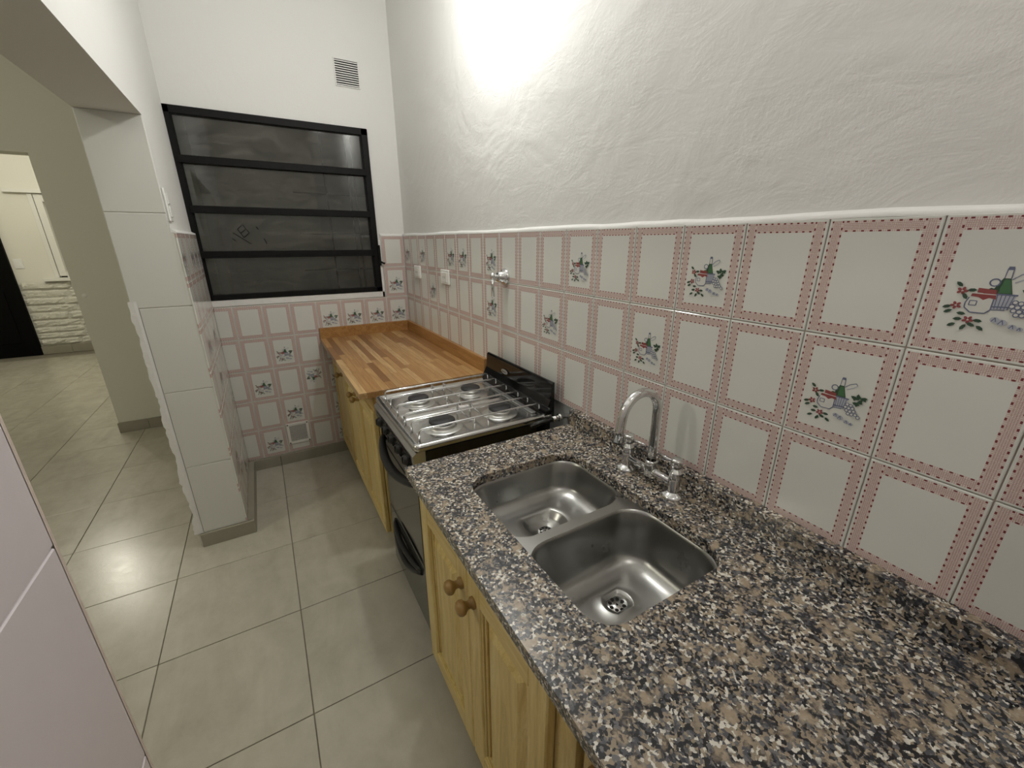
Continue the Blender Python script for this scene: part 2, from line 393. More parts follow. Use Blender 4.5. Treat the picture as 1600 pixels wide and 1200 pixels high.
# printed motif: fruit, jar, bottle and flowers (shared flat print)
def motif_mesh():
    b = MB(); names = ['pr_green', 'pr_green2', 'pr_red', 'pr_blue', 'pr_lav', 'pr_white']; lay = [0]
    S = .00092
    def P(x, y): return ((x - 50) * S, -.00035 - lay[0] * .00003, -(y - 47) * S - .012)
    def poly(pts, m):
        b.add([P(*p) for p in pts], [tuple(range(len(pts)))], m); lay[0] += 1
    def ell(cx, cy, rx, ry, m, rot=0, n=10):
        c, s_ = math.cos(rot), math.sin(rot)
        poly([(cx + rx * math.cos(2 * PI * k / n) * c - ry * math.sin(2 * PI * k / n) * s_, cy + rx * math.cos(2 * PI * k / n) * s_ + ry * math.sin(2 * PI * k / n) * c) for k in range(n)], m)
    def stroke(pts, w_, m):
        for (x0, y0), (x1, y1) in zip(pts, pts[1:]):
            dx, dy = x1 - x0, y1 - y0; l = math.hypot(dx, dy) or 1; nx, ny = -dy / l * w_ / 2, dx / l * w_ / 2
            b.add([P(x0 + nx, y0 + ny), P(x1 + nx, y1 + ny), P(x1 - nx, y1 - ny), P(x0 - nx, y0 - ny)], [(0, 1, 2, 3)], m)
        lay[0] += 1
    def ring(cx, cy, r, w_, m, n=9): stroke([(cx + r * math.cos(2 * PI * k / n), cy + r * math.sin(2 * PI * k / n)) for k in range(n + 1)], w_, m)
    def leaf(cx, cy, a, L=8, m=0):
        c, s_ = math.cos(a), math.sin(a); pts = [(-L / 2, 0), (-L / 5, -L * .22), (L / 5, -L * .22), (L / 2, 0), (L / 5, L * .22), (-L / 5, L * .22)]
        poly([(cx + p[0] * c - p[1] * s_, cy + p[0] * s_ + p[1] * c) for p in pts], m)
    # bottle and foliage behind the basket
    poly([(53, 18), (61, 18), (68, 42), (44, 42)], 0); poly([(55, 20), (61, 20), (66, 40), (52, 40)], 1)
    poly([(54.5, 3), (60.5, 3), (60, 18), (54, 18)], 5); stroke([(54, 18), (54.6, 3), (60.4, 3), (61, 18)], 1.2, 3); poly([(54.5, 1), (60.5, 1), (60.3, 6), (54.7, 6)], 3)
    poly([(36, 40), (44, 33), (54, 36), (50, 44), (40, 45)], 0)
    ring(46, 25, 5.5, 1.8, 3); stroke([(62, 20), (70, 12), (79, 8), (82, 12), (76, 18), (66, 24)], 1.8, 4); stroke([(62, 20), (70, 12), (79, 8), (82, 12)], .8, 3)
    # basket
    poly([(47, 42), (73, 42), (69, 64), (50, 64)], 4)
    for k in range(6): stroke([(49 + 4.3 * k, 42), (51 + 3.4 * k, 64)], 1.0, 3)
    stroke([(46, 42), (74, 42)], 2.4, 3); stroke([(48, 61), (70, 60)], 1.8, 3); stroke([(47, 66), (66, 65)], 1.3, 3)
    # jar
    poly([(24, 49), (50, 49), (51, 66), (46, 72), (30, 72), (22, 65)], 5)
    stroke([(24, 49), (21.5, 58), (22, 65), (30, 72), (46, 72), (51, 66), (51, 50)], 1.6, 3)
    stroke([(26, 54), (34, 54), (34, 61), (26, 61), (26, 54)], 1.3, 3)
    poly([(31, 34), (51, 36), (52, 43), (31, 41)], 2); poly([(26, 43), (52, 43), (53, 50), (46, 48), (40, 52), (34, 48), (25, 47)], 2); stroke([(28, 42.4), (52, 43)], 1.2, 5)
    # flowers
    for fx, fy, a0 in ((14, 40, 0), (12, 63, .5), (31, 84, .2)):
        for k in range(5): ell(fx + 4.2 * math.cos(a0 + k * 2 * PI / 5), fy + 3.6 * math.sin(a0 + k * 2 * PI / 5), 2.9, 2.0, 2, a0 + k * 2 * PI / 5, 8)
        ell(fx, fy, 1.3, 1.3, 5, 0, 6)
    for lx, ly, a in ((9, 30, .7), (25, 38, -.1), (19, 48, 1.0), (2, 66, -.3), (5, 73, -.5), (21, 75, .1), (19, 84, -.1), (42, 84, .1), (36, 91, .4), (14, 94, -.5), (28, 96, -1.1), (47, 95, .6)): leaf(lx, ly, a, 11)
    for lx, ly, a in ((82, 36, .4), (88, 33, 1.4), (92, 42, 2.2), (87, 47, .2), (97, 34, -.4)): leaf(lx, ly, a, 13); leaf(lx + 1, ly + 1, a + 1.3, 10)
    # grapes
    for gx, gy in ((74, 52), (80, 53), (72, 58), (78, 59), (84, 58), (75, 64), (81, 65), (87, 63), (79, 70), (85, 70), (91, 69), (96, 73)):
        ell(gx, gy, 3.0, 3.0, 5, 0, 8); ring(gx, gy, 3.0, 1.3, 3, 8)
    # garlic
    for gx, gy, r in ((60, 80, 5.5), (68, 83, 6), (80, 88, 5), (88, 90, 4)):
        ell(gx, gy, r, r * .8, 4, .2, 10); stroke([(gx - r * .6, gy + r * .5), (gx, gy - r * .6), (gx + r * .3, gy + r * .5)], 1.2, 3)
    return b, names
mb_, mn_ = motif_mesh()
MOTIF = bpy.data.meshes.new('printed_motif'); MOTIF.from_pydata(mb_.v, [], mb_.f)
for m_ in mn_: MOTIF.materials.append(M[m_])
MOTIF.polygons.foreach_set('material_index', mb_.mi)
def put_tile(parent, c, rz, mesh=FULL, motif=False, flip=False):
    j = .0022
    o = place('wall_tile', mesh, parent, c, (random.uniform(-j, j), PI if flip else 0, rz + random.uniform(-j, j)))
    if motif:
        d = bpy.data.objects.new('printed_motif', MOTIF); COL.objects.link(d); d.parent = o
    return o
PR = {0: {0, 2, 5, 6, 8, 12, 15, 18, 20}, 1: {3, 8, 11, 14, 17, 20}, 2: set()}
for t in range(25):
    for r in range(3):
        put_tile(wr, (0, -TW * (t + .5), ZT - TH * (r + .5)), -PI / 2, motif=t in PR[r])

# ---- back wall with window opening
WX0, WX1, WZ0, WZ1 = -1.186, -.172, 1.128, 2.108
bw = MB()
for a in ((-1.37, WX0, 0, CEIL), (WX1, .2, 0, CEIL), (WX0, WX1, 0, WZ0), (WX0, WX1, WZ1, CEIL)): bw.box(a[0], a[1], .010, .16, a[2], a[3])
wb = struct(bw.build('wall_back', 'plaster_flat'), 'narrow white kitchen end wall with black steel window')
MB().box(-1.16, -.0, .0045, .02, 0, 1.086).box(-TW, 0, .0045, .02, 1.086, ZT).build('tile_bed', 'grout_warm', wb)
MB().box(-1.165, -.156, -.001, .02, 1.088, 1.127, .003).box(-.176, -.154, -.001, .02, 1.088, 1.46, .003).build('plaster_band', 'plaster', wb)
ledge(wb, .0005, .0105, -.156, 0, ZT, 'x', 'plaster', 10)
PF = {(0, 1), (0, 2), (1, 2), (2, 2), (3, 2), (5, 3), (3, 3), (6, 4), (4, 4), (3, 4), (5, 5), (3, 5), (6, 6), (3, 6)}
CUT7 = tile_mesh(-.0751 + .060, .0751)
for r in range(7):
    for c in range(8):
        if r < 2 and c > 0: continue
        if r > 3 and c < 3: continue
        me = FULL
        zoff = 0
        if r == 6: me = tile_mesh(-.0751 + (.06 if c == 7 else 0), .0751)
        elif c == 7: me = CUT7
        if r == 2 and c == 3: pass
        put_tile(wb, (-TW * (c + .5), 0, ZT - TH * (r + .5)), 0, me, (c, r) in PF, (c, r) == (4, 4))

# ---- left wall: wing, lintel over the opening, near pier
LX0, LX1 = -1.365, -1.172; WY = -.714; PY = -2.345; SOF = 1.906
lw = MB(); lw.box(LX0, LX1, WY + .006, .16, 0, CEIL); lw.box(LX0, LX1, PY, WY + .006, SOF, CEIL); lw.box(LX0, LX1, YB, PY, 0, CEIL)
wl = struct(lw.build('wall_left', 'plaster_flat'), 'white plastered wall with wide opening into the next room')
MB().box(-1.19, -1.1595, WY + .008, .01, 0, ZT).build('tile_bed', 'grout_warm', wl)
PW = {(0, 0), (1, 0), (2, 0), (4, 0), (1, 2), (3, 2), (2, 3), (0, 4), (3, 5), (1, 6)}
CUTW = tile_mesh(-.0751 + .042, .0751)
for c in range(5):
    for r in range(7):
        y = -TW * (c + .5)
        put_tile(wl, (-1.155, y, ZT - TH * (r + .5)), PI / 2, CUTW if c == 4 else FULL, (c, r) in PW)
ledge(wl, -1.1555, -1.172, WY, 0, ZT, 'y', 'plaster', 20)
# jamb tiles on the end of the wing
zj = [.075, .440, .815, 1.190, 1.560, SOF]
for k in range(5):
    x0, x1 = (-1.342, -1.157) if k < 3 else (-1.362, -1.160 if k == 3 else -1.173)
    b = MB()
    if k == 3:
        b.box(-1.362, -1.174, WY, WY + .008, 1.1915, 1.5585, .0015)
        b.box(-1.176, -1.157, WY, WY + .008, 1.1915, 1.488, .0015)
    else: b.box(x0, x1, WY, WY + .008, zj[k] + .0015, zj[k + 1] - .0015, .0015)
    b.build('jamb_tile', 'jamb_tile', wl)
MB().box(-1.36, -1.174, WY + .003, WY + .008, .07, SOF).build('tile_bed', 'grout_white', wl)
# broken plaster edge beside the jamb tiles
b = MB(); rows = []; N = 70
for k in range(N + 1):
    z = .078 + (1.219 - .078) * k / N
    e = -1.366 - .004 * math.sin(z * 23) - random.uniform(0, .006) - (.006 if (k // 6) % 3 == 0 else 0)
    rows.append([(-1.3425, WY - .001, z), (-1.352, WY - .004, z), (e, WY - .002 + random.uniform(-.001, .001), z), (e + .003, WY + .012, z)])
b.add([p for r in rows for p in r], [(i * 4 + q, i * 4 + q + 1, (i + 1) * 4 + q + 1, (i + 1) * 4 + q) for i in range(N) for q in range(3)] + [(N * 4, N * 4 + 1, N * 4 + 2, N * 4 + 3)])
b.build('broken_plaster_edge', 'plaster', wl)
# near pier tiles
zp = [0, .362, .737, 1.112, 1.487, 1.862]
for k in range(5):
    for q in range(4):
        y1 = PY - .012 - q * .42; y0 = y1 - .4175
        MB().box(-1.16, -1.150, y0, y1, zp[k] + .0015, zp[k + 1] - .0015, .0016).build('pier_tile', 'pier_tile', wl)
MB().box(-1.175, -1.153, YB, PY - .004, 0, 1.862).build('tile_bed', 'grout_white', wl)
b = MB(); rows = []
for k in range(61):
    z = 1.862 * k / 60; j = random.uniform(0, .003)
    rows.append([(-1.150, PY - .012, z), (-1.1505 - j * .3, PY - .004 + j * .6, z), (-1.158, PY + .001 + j, z), (-1.175, PY + .001 + j, z)])
b.add([p for r in rows for p in r], [(i * 4 + q, i * 4 + q + 1, (i + 1) * 4 + q + 1, (i + 1) * 4 + q) for i in range(60) for q in range(3)])
b.build('edge_grout', 'grout_warm', wl)

# ---- skirting boards (each made of single pieces)
def skirt(name, pieces, label):
    root = None
    for i, bx_ in enumerate(pieces):
        o = MB().box(*bx_, .0015).build('skirting_piece' if root else name, 'skirting', root)
        if root is None: root = struct(o, label)
SK = .074
skirt('baseboard_back', [(-.9715, -.535, -.011, .0045, 0, SK), (-1.127, -.9745, -.011, .0045, 0, SK)], 'greige tile skirting below the gingham tiled end wall')
skirt('baseboard_left', [(-1.357, -1.126, WY - .012, WY + .004, 0, SK), (-1.156, -1.125, WY + .005, -.0115, 0, SK + .002)], 'greige tile skirting round the white tiled pillar')

# ---- ceiling, front wall, dining and far room shell
struct(MB().box(XL, .2, YB, 5.2, CEIL, CEIL + .1).build('ceiling', 'ceiling'))
struct(MB().box(XL, .2, YB - .12, YB, 0, CEIL).build('wall_front', 'plaster_cream'))
struct(MB().box(XL - .12, XL, YB, 5.2, 0, CEIL).build('wall_west', 'plaster_cream'))
JX = -2.055; JZ = 2.0
jw = struct(MB().box(JX, LX0, 1.23, 1.38, 0, CEIL).box(-3.9, JX, 1.23, 1.38, JZ, CEIL).box(XL, -3.9, 1.23, 1.38, 0, CEIL).build('wall_middle', 'plaster_sage'), 'sage grey wall stub with opening beyond the kitchen')
MB().lathe([(0, .004), (.012, .004), (.016, 0)], (-2.01, 1.23, 1.082), '-y', 16).build('blank_cover', 'white_paint', jw)
skirt('baseboard_middle', [(-1.871, -1.37, 1.218, 1.2299, 0, .085), (JX - .008, -1.874, 1.218, 1.2299, 0, .085)], 'greige tile skirting on sage wall stub')
struct(MB().box(LX0, LX1, .16, 5.0, 0, CEIL).build('wall_east', 'plaster_sage'))
# far wall with door and window openings kept simple: boxes around the window
FY = 5.0; FWX0, FWX1, FWZ0, FWZ1 = -3.235, -2.2, 1.0, 2.025
fw = MB()
for a in ((XL, FWX0, 0, CEIL), (FWX1, LX1, 0, CEIL), (FWX0, FWX1, 0, FWZ0), (FWX0, FWX1, FWZ1, CEIL)): fw.box(a[0], a[1], FY, FY + .15, a[2], a[3])
wf = struct(fw.build('wall_far', 'plaster_cream'), 'cream far wall with white stone wainscot and black door')
# stones
zs = [.112, .205, .285, .365, .455, .56, .655, .75, .85, .955]
for k in range(len(zs) - 1):
    x = -3.603; first = random.uniform(.25, .5)
    while x < -2.1:
        L = first if x < -3.6 else random.uniform(.35, .6); first = 0; x1 = min(x + L, -2.1)
        d = random.uniform(.018, .034)
        bm = bmesh.new(); bmesh.ops.create_grid(bm, x_segments=12, y_segments=4, size=.5)
        for v in bm.verts:
            px = x + .002 + (v.co.x + .5) * (x1 - x - .004); pz = zs[k] + .002 + (v.co.y + .5) * (zs[k + 1] - zs[k] - .004)
            edge = abs(v.co.x) > .49 or abs(v.co.y) > .49
            v.co = Vector((px, FY - (.004 if edge else d + random.uniform(-.008, .008)), pz))
        MB().bm(bm, 0).build('wainscot_stone', 'stone', wf); x = x1
skirt('baseboard_far', [(-3.60, -3.305, FY - .035, FY - .001, 0, .108), (-3.302, -2.2, FY - .035, FY - .001, 0, .108)], 'greige tile skirting under the white stone wainscot')
# far window with roller shutter
w2 = struct(MB().box(FWX0 - .0, FWX0 + .045, FY - .02, FY + .06, FWZ0, FWZ1, .003).box(FWX0 + .05, FWX0 + .12, FY - .012, FY + .06, FWZ0 + .02, FWZ1, .003).box(FWX0 + .12, FWX1, FY - .012, FY + .06, FWZ1 - .09, FWZ1, .003).box(FWX0 + .12, FWX1, FY - .012, FY + .06, FWZ0, FWZ0 + .075, .003).build('window_2', 'white_paint'), 'white framed far window with closed roller shutter')
for k in range(18):
    z0 = 1.078 + k * .0475
    MB().box(FWX0 + .12, FWX1, FY + .045, FY + .058, z0, z0 + .043, .003).build('shutter_slat', 'white_paint', w2)
MB().box(-3.34, FWX1, FY - .07, FY, .958, .998, .004).build('sill', 'white_paint', w2)
MB().box(-3.43, FWX1, FY - .06, FY, 2.03, 2.072, .003).build('lintel_ledge', 'white_paint', w2)
MB().box(FWX0, FWX1, FY + .10, FY + .12, FWZ0, FWZ1).build('shutter_backing', 'dark_hole', w2)
# black door in the far wall
d1 = struct(MB().box(-4.55, -3.603, FY - .05, FY - .001, 0, 2.12, .004).build('door_1', 'door_black'), 'black front door in the far room')
for (a0, a1, c0, c1) in ((-4.42, -3.74, .18, .85), (-4.42, -3.74, 1.05, 1.98)):
    MB().box(a0, a1, FY - .062, FY - .049, c0, c1, .006).build('door_panel', 'door_black', d1)
MB().tube([(-3.80, FY - .06, .98), (-3.80, FY - .10, .98), (-3.92, FY - .10, .98)], .009).build('door_handle', 'chrome', d1)
# patio outside the kitchen window
struct(MB().box(-1.17, .2, 1.15, 1.25, 0, CEIL).box(.2, .3, .16, 1.25, 0, CEIL).box(-1.17, .2, .16, 1.15, -.05, 0).build('wall_patio', 'patio'))

# ---- kitchen window
FT = .040
wn = struct(MB().box(WX0, WX0 + FT, -.006, .045, WZ0, WZ1, .003).box(WX1 - FT, WX1, -.006, .045, WZ0, WZ1, .003).box(WX0, WX1, -.006, .045, WZ1 - .038, WZ1, .003).box(WX0, WX1, -.006, .045, WZ0, WZ0 + .030, .003).build('window_1', 'black_paint'), 'black steel window of four dark wide panes in kitchen end wall')
mz = [1.864, 1.620, 1.383]
for z in mz:
    MB().box(WX0 + .03, WX1 - .03, -.012, .040, z - .018, z + .018, .003).box(WX0 + .03, WX1 - .03, -.020, -.010, z - .020, z - .013, .001).build('mullion', 'black_paint', wn)
pz = [WZ1 - .038] + [z for z in mz] + [WZ0 + .03]
for k in range(4):
    top = pz[k] - (0 if k == 0 else .017); bot = pz[k + 1] + (.017 if k < 3 else 0)
    o = MB().box(WX0 + .036, WX1 - .036, .014, .018, bot - .004, top + .004).build('pane', 'glass', wn)
    # thin putty line round each pane
    MB().box(WX0 + FT, WX0 + FT + .006, .004, .014, bot, top).box(WX1 - FT - .006, WX1 - FT, .004, .014, bot, top).build('putty', 'black_paint', o)
MB().box(-.182, -.166, -.022, -.006, 1.30, 1.43, .003).tube([(-.172, -.020, 1.325), (-.158, -.030, 1.315), (-.146, -.032, 1.312)], .006, 8).build('latch', 'black_paint', wn)
gx = [-.42, -.27, -.235]
for x in gx: MB().tube([(x, .22, 1.0), (x, .22, 2.2)], .006, 8).build('grille_bar', 'black_paint', wn)
for z in (1.27, 1.50, 1.75): MB().tube([(-.62, .22, z), (.05, .22, z)], .005, 8).build('grille_bar', 'black_paint', wn)
MK = MB()
for seg in (((-.98, 1.50), (-.90, 1.44)), ((-.955, 1.52), (-.93, 1.475)), ((-.925, 1.545), (-.90, 1.50)), ((-.955, 1.52), (-.925, 1.545)), ((-.93, 1.475), (-.90, 1.50)), ((-.943, 1.498), (-.912, 1.522)), ((-.86, 1.535), (-.85, 1.52)), ((-.83, 1.47), (-.82, 1.44)), ((-.99, 1.47), (-.975, 1.455))):
    MK.tube([(seg[0][0], .0125, seg[0][1]), (seg[1][0], .0125, seg[1][1])], .0022, 5)
mk_ = MK.build('pane_marks', 'dark_hole', wn); mk_['kind'] = 'stuff'

# ---- kitchen fixtures on walls
def slat_vent(name, x0, x1, z0, z1, n, mat, label, frame, recess):
    t = thing(name, label, 'vent', ((x0 + x1) / 2, 0, z0))
    yf = -.006 if frame else .004
    fb = frame if frame else .006
    f = MB(); f.box(x0, x0 + fb, yf, .0095, z0, z1, .001); f.box(x1 - fb, x1, yf, .0095, z0, z1, .001); f.box(x0 + fb, x1 - fb, yf, .0095, z1 - fb, z1, .001); f.box(x0 + fb, x1 - fb, yf, .0095, z0, z0 + fb, .001)
    f.build('frame', mat, t)
    cy_ = -.0014 if frame else .0085
    MB().box(x0 + fb, x1 - fb, cy_, cy_ + .001, z0 + fb, z1 - fb).build('cavity', 'dark_hole', t)
    p = (z1 - z0 - 2 * fb) / n
    for k in range(n):
        zc = z0 + fb + p * (k + .5)
        b = MB(); b.box(x0 + fb, x1 - fb, yf + .001, yf + .0035, zc - p * .22, zc + p * .22)
        b.build('slat', mat, t)
    return t
slat_vent('air_vent', -.322, -.182, 2.315, 2.455, 11, 'plaster_flat', 'painted-over white slatted air vent high above the window', 0, True)
v2 = slat_vent('air_vent', -.905, -.769, .137, .286, 13, 'white_paint', 'white slatted air vent low in the tiles by the floor', .016, True)
for x in (-.897, -.777):
    for z in (.145, .278): MB().lathe([(0, .002), (.0035, .002), (.005, 0)], (x, -.006, z), '-y', 10).build('screw', 'screw', v2)
def socket(y0, y1, z0, z1, label):
    t = thing('wall_socket', label, 'socket', (-.0005, (y0 + y1) / 2, z0), 'white sockets on the gingham tiles')
    MB().box(-.011, -.0008, y0, y1, z0, z1, .004).build('plate', 'white_plastic', t)
    MB().box(-.014, -.0105, y0 + .022, y1 - .022, z0 + .014, z1 - .014, .0015).build('insert', 'white_plastic', t)
    yc = (y0 + y1) / 2; zc = (z0 + z1) / 2
    for dy in (-.012, .012): MB().box(-.0145, -.0139, yc + dy - .0015, yc + dy + .0015, zc - .006, zc + .006).build('slot', 'dark_hole', t)
socket(-.345, -.225, 1.226, 1.306, 'white socket plate nearest the window corner')
socket(-.815, -.695, 1.226, 1.306, 'white socket plate nearer the chrome gas tap')
t = thing('light_switch', 'white rocker light switch on plaster edge left of window', 'switch', (-1.172, -.665, 1.53))
MB().box(-1.1718, -1.162, -.703, -.630, 1.530, 1.658, .004).build('plate', 'white_plastic', t)
MB().box(-1.1625, -1.158, -.688, -.645, 1.598, 1.640, .002).build('rocker', 'white_plastic', t)
MB().box(-1.1625, -1.158, -.688, -.645, 1.548, 1.590, .002).build('rocker', 'white_plastic', t)
t = thing('light_switch', 'square cream light switch beside the far black door', 'switch', (-3.53, FY, 1.125))
MB().box(-3.573, -3.488, FY - .01, FY - .0005, 1.125, 1.246, .004).build('plate', 'white_plastic', t)
MB().box(-3.552, -3.510, FY - .014, FY - .0095, 1.15, 1.22, .002).build('rocker', 'white_plastic', t)
# chrome gas tap on the tiles
t = thing('gas_tap', 'chrome gas tap with hanging lever on the wall above stove', 'tap', (0, -1.418, 1.312))
MB().lathe([(.034, 0), (.034, .004), (.030, .012), (.022, .016), (.022, .034), (.018, .038), (0, .039)], (-.0004, -1.418, 1.312), '-x', 28).build('flange', 'chrome', t)
MB().tube([(-.034, -1.418, 1.312), (-.058, -1.424, 1.316)], .009, 14).lathe([(0, -.012), (.009, -.011), (.0115, 0), (.009, .011), (0, .012)], (-.064, -1.426, 1.318), 'z', 16).build('stem', 'chrome', t)
MB().tube([(-.064, -1.426, 1.312), (-.066, -1.428, 1.28), (-.066, -1.430, 1.235)], .007, 12, radii=[.0075, .0065, .0075]).build('lever', 'chrome', t)

# ================================================================== WOOD SIDE
# ---- butcher block worktop
WZ = .845; WT = .028; WXF = -.612; WYE = -1.24
wt = thing('wood_worktop', 'honey brown butcher-block worktop in the corner beyond the stove', 'worktop', (-.31, -.62, WZ - WT))
nst = 18; sw = (-.021 - WXF) / nst; y_end = -.021
for k in range(nst):
    x0 = WXF + sw * k; y = y_end; y += 0
    first = True
    while y > WYE + .001:
        L = random.uniform(.28, .62) * (random.uniform(.3, 1) if first else 1); first = False
        y2 = max(y - L, WYE)
        if y2 - WYE < .1: y2 = WYE
        MB().box(x0 + .0002, x0 + sw - .0002, y2 + .0002, y - .0002, WZ - WT, WZ, .0004 if y2 > WYE else .0008).build('stave', 'stave', wt); y = y2
MB().box(-.020, -.0005, WYE, -.0005, WZ - WT, WZ + .068, .0015).build('upstand', 'upstand_wood', wt)
MB().box(WXF, -.0203, -.020, -.0005, WZ - WT, WZ + .068, .0015).build('upstand', 'upstand_wood', wt)

def panel_door(parent, xf, y0, y1, z0, z1, knob_y, knob_z, st=.058, th=.020, arch=False, knob_r=.016, bevel=.003):
    """pine frame-and-panel door whose front faces -x; y0<y1"""
    b = MB(); b.box(xf, xf + th, y0, y0 + st, z0, z1, bevel); b.box(xf, xf + th, y1 - st, y1, z0, z1, bevel)
    d = b.build('door', 'pine_z', parent)
    MB().box(xf + .0004, xf + th, y0 + st, y1 - st, z0, z0 + st, bevel * .6).build('bottom_rail', 'pine_y', d)
    MB().box(xf + .0004, xf + th, y0 + st, y1 - st, z1 - st, z1, bevel * .6).build('top_rail', 'pine_y', d)
    py0, py1, pz0, pz1 = y0 + st, y1 - st, z0 + st, z1 - st
    p = MB(); p.box(xf + .0145, xf + th - .001, py0, py1, pz0, pz1)
    # moulding steps on the frame's inner edge and the raised field with sloping margins
    def step(i, x_a, x_b):
        w_ = .006
        p.box(x_a, x_b, py0 + i, py0 + i + w_, pz0 + i, pz1 - i, .0015); p.box(x_a, x_b, py1 - i - w_, py1 - i, pz0 + i, pz1 - i, .0015)
        p.box(x_a, x_b, py0 + i, py1 - i, pz0 + i, pz0 + i + w_, .0015); p.box(x_a, x_b, py0 + i, py1 - i, pz1 - i - w_, pz1 - i, .0015)
    step(0, xf + .004, xf + .0147); step(.010, xf + .008, xf + .0147)
    m = .020; e = .042
    o4 = [(xf + .0145, py0 + m, pz0 + m), (xf + .0145, py1 - m, pz0 + m), (xf + .0145, py1 - m, pz1 - m), (xf + .0145, py0 + m, pz1 - m)]
    i4 = [(xf + .003, py0 + e, pz0 + e), (xf + .003, py1 - e, pz0 + e), (xf + .003, py1 - e, pz1 - e), (xf + .003, py0 + e, pz1 - e)]
    p.add(o4 + i4, [(0, 1, 5, 4), (1, 2, 6, 5), (2, 3, 7, 6), (3, 0, 4, 7), (4, 5, 6, 7)])
    p.build('panel', 'pine_z', d)
    if knob_y is not None:
        r = knob_r
        MB().lathe([(r * .95, 0), (r * .95, .006), (r * .62, .010), (r * .60, .017), (r * .8, .021), (r * 1.12, .026), (r * 1.18, .032), (r * 1.0, .039), (r * .55, .043), (0, .044)], (xf, knob_y, knob_z), '-x', 24).build('knob', 'pine_knob', d)
    return d
cab = thing('base_cabinet', 'pine base cabinet with three doors under the wooden worktop', 'cabinet', (-.28, -.61, 0))
MB().box(-.538, -.02, -1.222, -.02, .095, WZ - WT - .0005, .001).build('carcass', 'pine_z', cab)
MB().box(-.47, -.02, -1.20, -.02, 0, .095).build('plinth', 'pine_y', cab)
MB().box(-.556, -.5385, -1.222, -.02, .745, WZ - WT - .001, .001).build('apron', 'apron', cab)
XF1 = -.561
for (a, b_, kn) in ((-.440, -.022, -.415), (-.842, -.443, -.806), (-1.216, -.845, -.888)):
    panel_door(cab, XF1, a, b_, .102, .738, kn, .698, .055, knob_r=.0145)

# ================================================================== STOVE
SY0, SY1 = -1.832, -1.322; SXF = -.553; SXB = -.045; SYc = (SY0 + SY1) / 2
st = thing('gas_stove', 'black and steel four-burner gas stove between wood and granite worktops', 'stove', (-.30, SYc, 0))
MB().box(-.530, SXB, SY0, SY1, .035, .828, .004).build('body', 'black_gloss', st)
for x in (-.49, -.09):
    for y in (SY0 + .05, SY1 - .05): MB().lathe([(.018, 0), (.018, .008), (.010, .012), (.010, .036)], (x, y, 0), 'z', 12).build('foot', 'black_matte', st)
# hob tray: rim loft
def rrect(x0, x1, y0, y1, r, z, n=8):
    pts = []
    for cx, cy, a0 in ((x1 - r, y1 - r, 0), (x0 + r, y1 - r, PI / 2), (x0 + r, y0 + r, PI), (x1 - r, y0 + r, 1.5 * PI)):
        for k in range(n + 1):
            a = a0 + PI / 2 * k / n; pts.append((cx + r * math.cos(a), cy + r * math.sin(a), z))
    return pts
def loft(b, rings, mi=0, smooth=True, cap=True):
    n = len(rings[0]); vs = [p for r in rings for p in r]
    b.add(vs, [(i * n + k, i * n + (k + 1) % n, (i + 1) * n + (k + 1) % n, (i + 1) * n + k) for i in range(len(rings) - 1) for k in range(n)], mi, smooth)
    if cap: b.add(rings[-1], [tuple(range(n))], mi)
def off(x0, x1, y0, y1, d, r, z): return rrect(x0 + d, x1 - d, y0 + d, y1 - d, max(r - d * .6, .006), z)
T = (SXF - .012, SXB + .012, SY0 - .006, SY1 + .006)
b = MB(); loft(b, [off(*T, .004, .02, .8285), off(*T, 0, .02, .832), off(*T, 0, .02, .846), off(*T, .004, .02, .8515), off(*T, .012, .02, .8525), off(*T, .020, .02, .851), off(*T, .030, .02, .843), off(*T, .040, .02, .841)])
hob = b.build('hob_tray', 'steel_top', st)
# rib between the two burner pairs and shallow dishes
b = MB(); b.prism([(SYc - .012, .8412), (SYc - .007, .848), (SYc + .007, .848), (SYc + .012, .8412)], 'x', T[0] + .045, T[1] - .075); b.build('rib', 'steel_top', hob)
MB().box(-.098, -.078, SY0 + .05, SY1 - .05, .8412, .8475, .002).build('rear_rail', 'steel_panel', hob)
BU = [(-.425, -1.458, .042), (-.195, -1.452, .042), (-.425, -1.712, .047), (-.195, -1.712, .043)]
for (x, y, r) in BU:
    bt = MB(); bt.lathe([(r * 1.55, .8412), (r * 1.42, .8440), (r * 1.12, .8425), (r * 1.0, .846), (r * 1.04, .850), (r * 1.04, .856), (r * .97, .8585), (0, .8585)], (x, y, 0), 'z', 32)
    bo = bt.build('burner', 'alu', st)
    MB().lathe([(r * .92, .8587), (r * .97, .861), (r * .96, .8665), (r * .85, .869), (0, .8698)], (x, y, 0), 'z', 32).build('burner_cap', 'cast_iron', bo)
